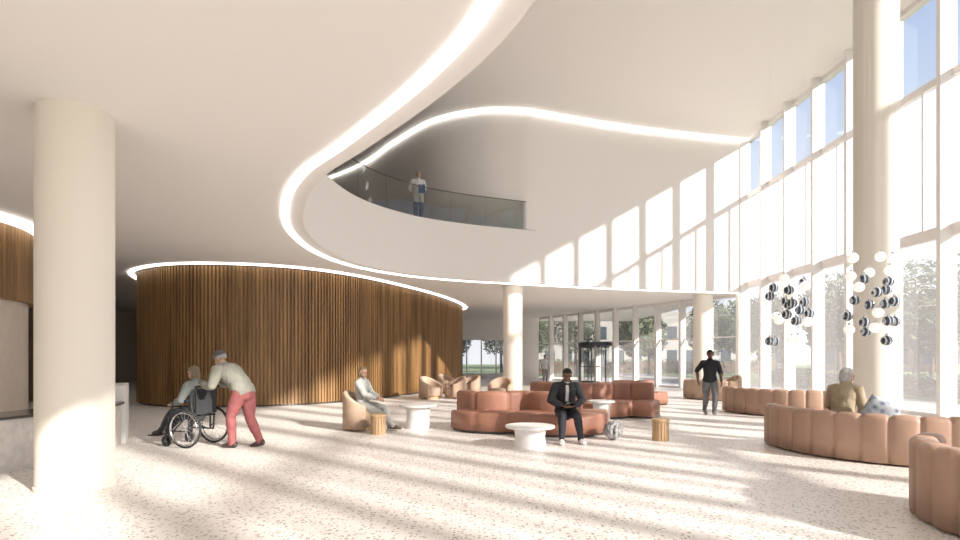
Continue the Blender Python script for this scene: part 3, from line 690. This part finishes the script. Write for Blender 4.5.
# ================================================================ OUTSIDE
o=MB().add([(-60,-40,-.06),(120,-40,-.06),(120,140,-.06),(-60,140,-.06)],[(0,1,2,3)]).obj('lawn',M['grass']); struct(o,'lawn outside the glazing','ground')
o=MB().add([(12.3,-30,-.03),(16.5,-30,-.03),(16.5,60,-.03),(12.3,60,-.03)],[(0,1,2,3)]).obj('pavement',M['pave']); struct(o,'pale paving along the facade','ground')
def tree(h,cr,seed):
    random.seed(seed)
    t=MB().tube([(0,0,-.1),(.05,0,h*.3),(0,.05,h*.6),(0,0,h*.85)],[.16,.12,.08,.03],10)
    for k in range(7):
        a=k*2.4; z=h*(.35+.06*k); t.tube([(0,0,z),(math.cos(a)*cr*.4,math.sin(a)*cr*.4,z+h*.12),(math.cos(a)*cr*.75,math.sin(a)*cr*.75,z+h*.2)],[.05,.03,.01],6)
    t=t.obj('trunk',M['bark'],True)
    v=[];f=[]
    for i in range(2600):
        while True:
            q=Vector((random.uniform(-1,1),random.uniform(-1,1),random.uniform(-1,1)))
            if .25<q.length<1+.25*noise.noise(q*2.5+Vector((seed,0,0))): break
        c=Vector((q.x*cr,q.y*cr,h*.66+q.z*h*.36)); u=Vector((random.gauss(0,1),random.gauss(0,1),random.gauss(0,1))).normalized(); w=u.orthogonal().normalized(); s=random.uniform(.07,.16)
        n0=len(v); v+=[tuple(c-u*s*1.3),tuple(c+w*s*.7),tuple(c+u*s*1.3),tuple(c-w*s*.7)]; f.append((n0,n0+1,n0+2,n0+3))
    fo=MB().add(v,f).obj('foliage',M['leaf'],merge=False)
    return [t,fo]
t1=thing('tree','leafy green tree on the lawn outside','tree',tree(6.2,2.1,1),loc=(21,27,0)); t1['group']='trees outside'
t2=thing('tree','slender leafy tree on the lawn outside','tree',tree(5.6,1.7,2),loc=(24.5,34,0)); t2['group']='trees outside'
for i,(x,y) in enumerate([(20.5,21.5),(26,23),(20.3,31.6),(19,37),(26,40.5),(16.6,40.6),(21.5,46),(13,46.8),(29.5,29),(29,36),(8.5,50),(16,53),(2,52),(-2.5,55),(25,53),(31,46),(6,60)]):
    copy_thing([t1,t2][i%2],(x,y,0),i*1.3)
def hedge(name,x0,x1,y0,y1,h,N):
    random.seed(4); v=[];f=[]
    for i in range(N):
        c=Vector((random.uniform(x0,x1),random.uniform(y0,y1),random.uniform(0,h))); u=Vector((random.gauss(0,1),random.gauss(0,1),random.gauss(0,1))).normalized(); w=u.orthogonal().normalized(); s=random.uniform(.06,.13)
        n0=len(v); v+=[tuple(c-u*s*1.3),tuple(c+w*s*.7),tuple(c+u*s*1.3),tuple(c-w*s*.7)]; f.append((n0,n0+1,n0+2,n0+3))
    fo=MB().add(v,f).obj('foliage',M['leaf'],merge=False)
    bx=MB().box((x0+x1)/2,(y0+y1)/2,h*.45,x1-x0-.3,y1-y0-.3,h*.8).obj('branches',M['bark'])
    thing('hedge','low clipped green hedge outside the windows','hedge',[fo,bx],base=((x0+x1)/2,(y0+y1)/2,0))
hedge('hedge',17.2,18.2,12,34,.9,4500)
hedge('hedge',5,30,56,57.0,1.4,4500)
def building(x,y,w,dp,h,m,rot,label):
    b=MB().box(0,0,h/2,w,dp,h).obj('walls',m)
    wb=MB()
    fl=int(h/3.3)
    for k in range(fl):
        z=k*3.3+1.8
        n=int(w/2.4)
        for i in range(n):
            for s in(1,-1): wb.box(-w/2+(i+.5)*w/n,s*dp/2,z,1.3,.1,1.8)
        n=int(dp/2.4)
        for i in range(n):
            for s in(1,-1): wb.box(s*w/2,-dp/2+(i+.5)*dp/n,z,.1,1.3,1.8)
    return thing('building',label,'building',[b,wb.obj('window_panes',M['bwin'])],loc=(x,y,-.06),rot=rot)
building(60,75,26,14,9,M['brick'],.5,'red brick building across the lawn')
building(25,85,36,14,8,M['conc'],-.1,'pale low building beyond the trees')
building(85,55,20,16,12,M['conc'],.2,'pale office building in the distance')
# ================================================================ LIGHT
w=bpy.data.worlds.new('sky'); SC.world=w; w.use_nodes=True; nt=w.node_tree; nt.nodes.clear()
out=nt.nodes.new('ShaderNodeOutputWorld'); bg=nt.nodes.new('ShaderNodeBackground'); bg.inputs['Strength'].default_value=1.4
tc=nt.nodes.new('ShaderNodeTexCoord'); sx=nt.nodes.new('ShaderNodeSeparateXYZ'); rp=nt.nodes.new('ShaderNodeValToRGB')
rp.color_ramp.elements[0].position=0; rp.color_ramp.elements[0].color=(.80,.80,.82,1); rp.color_ramp.elements[1].position=.5; rp.color_ramp.elements[1].color=(.32,.42,.62,1)
nt.links.new(tc.outputs['Generated'],sx.inputs[0]); nt.links.new(sx.outputs['Z'],rp.inputs[0]); nt.links.new(rp.outputs[0],bg.inputs[0]); nt.links.new(bg.outputs[0],out.inputs[0])
sd=bpy.data.lights.new('sun','SUN'); sd.energy=10.8; sd.angle=R(1.5); sd.color=(1,.92,.83)
so=bpy.data.objects.new('sun',sd); COL.objects.link(so); so.rotation_euler=Vector((-1,.87,-.6)).to_track_quat('-Z','Y').to_euler(); so.location=(30,-20,20)
# ================================================================ CAMERA
cd=bpy.data.cameras.new('camera'); cd.lens=21.0; cd.sensor_width=36; cd.shift_y=88/960; cd.clip_end=400
co=bpy.data.objects.new('camera',cd); COL.objects.link(co); co.location=(0,0,1.55); co.rotation_euler=(pi/2,0,0); SC.camera=co
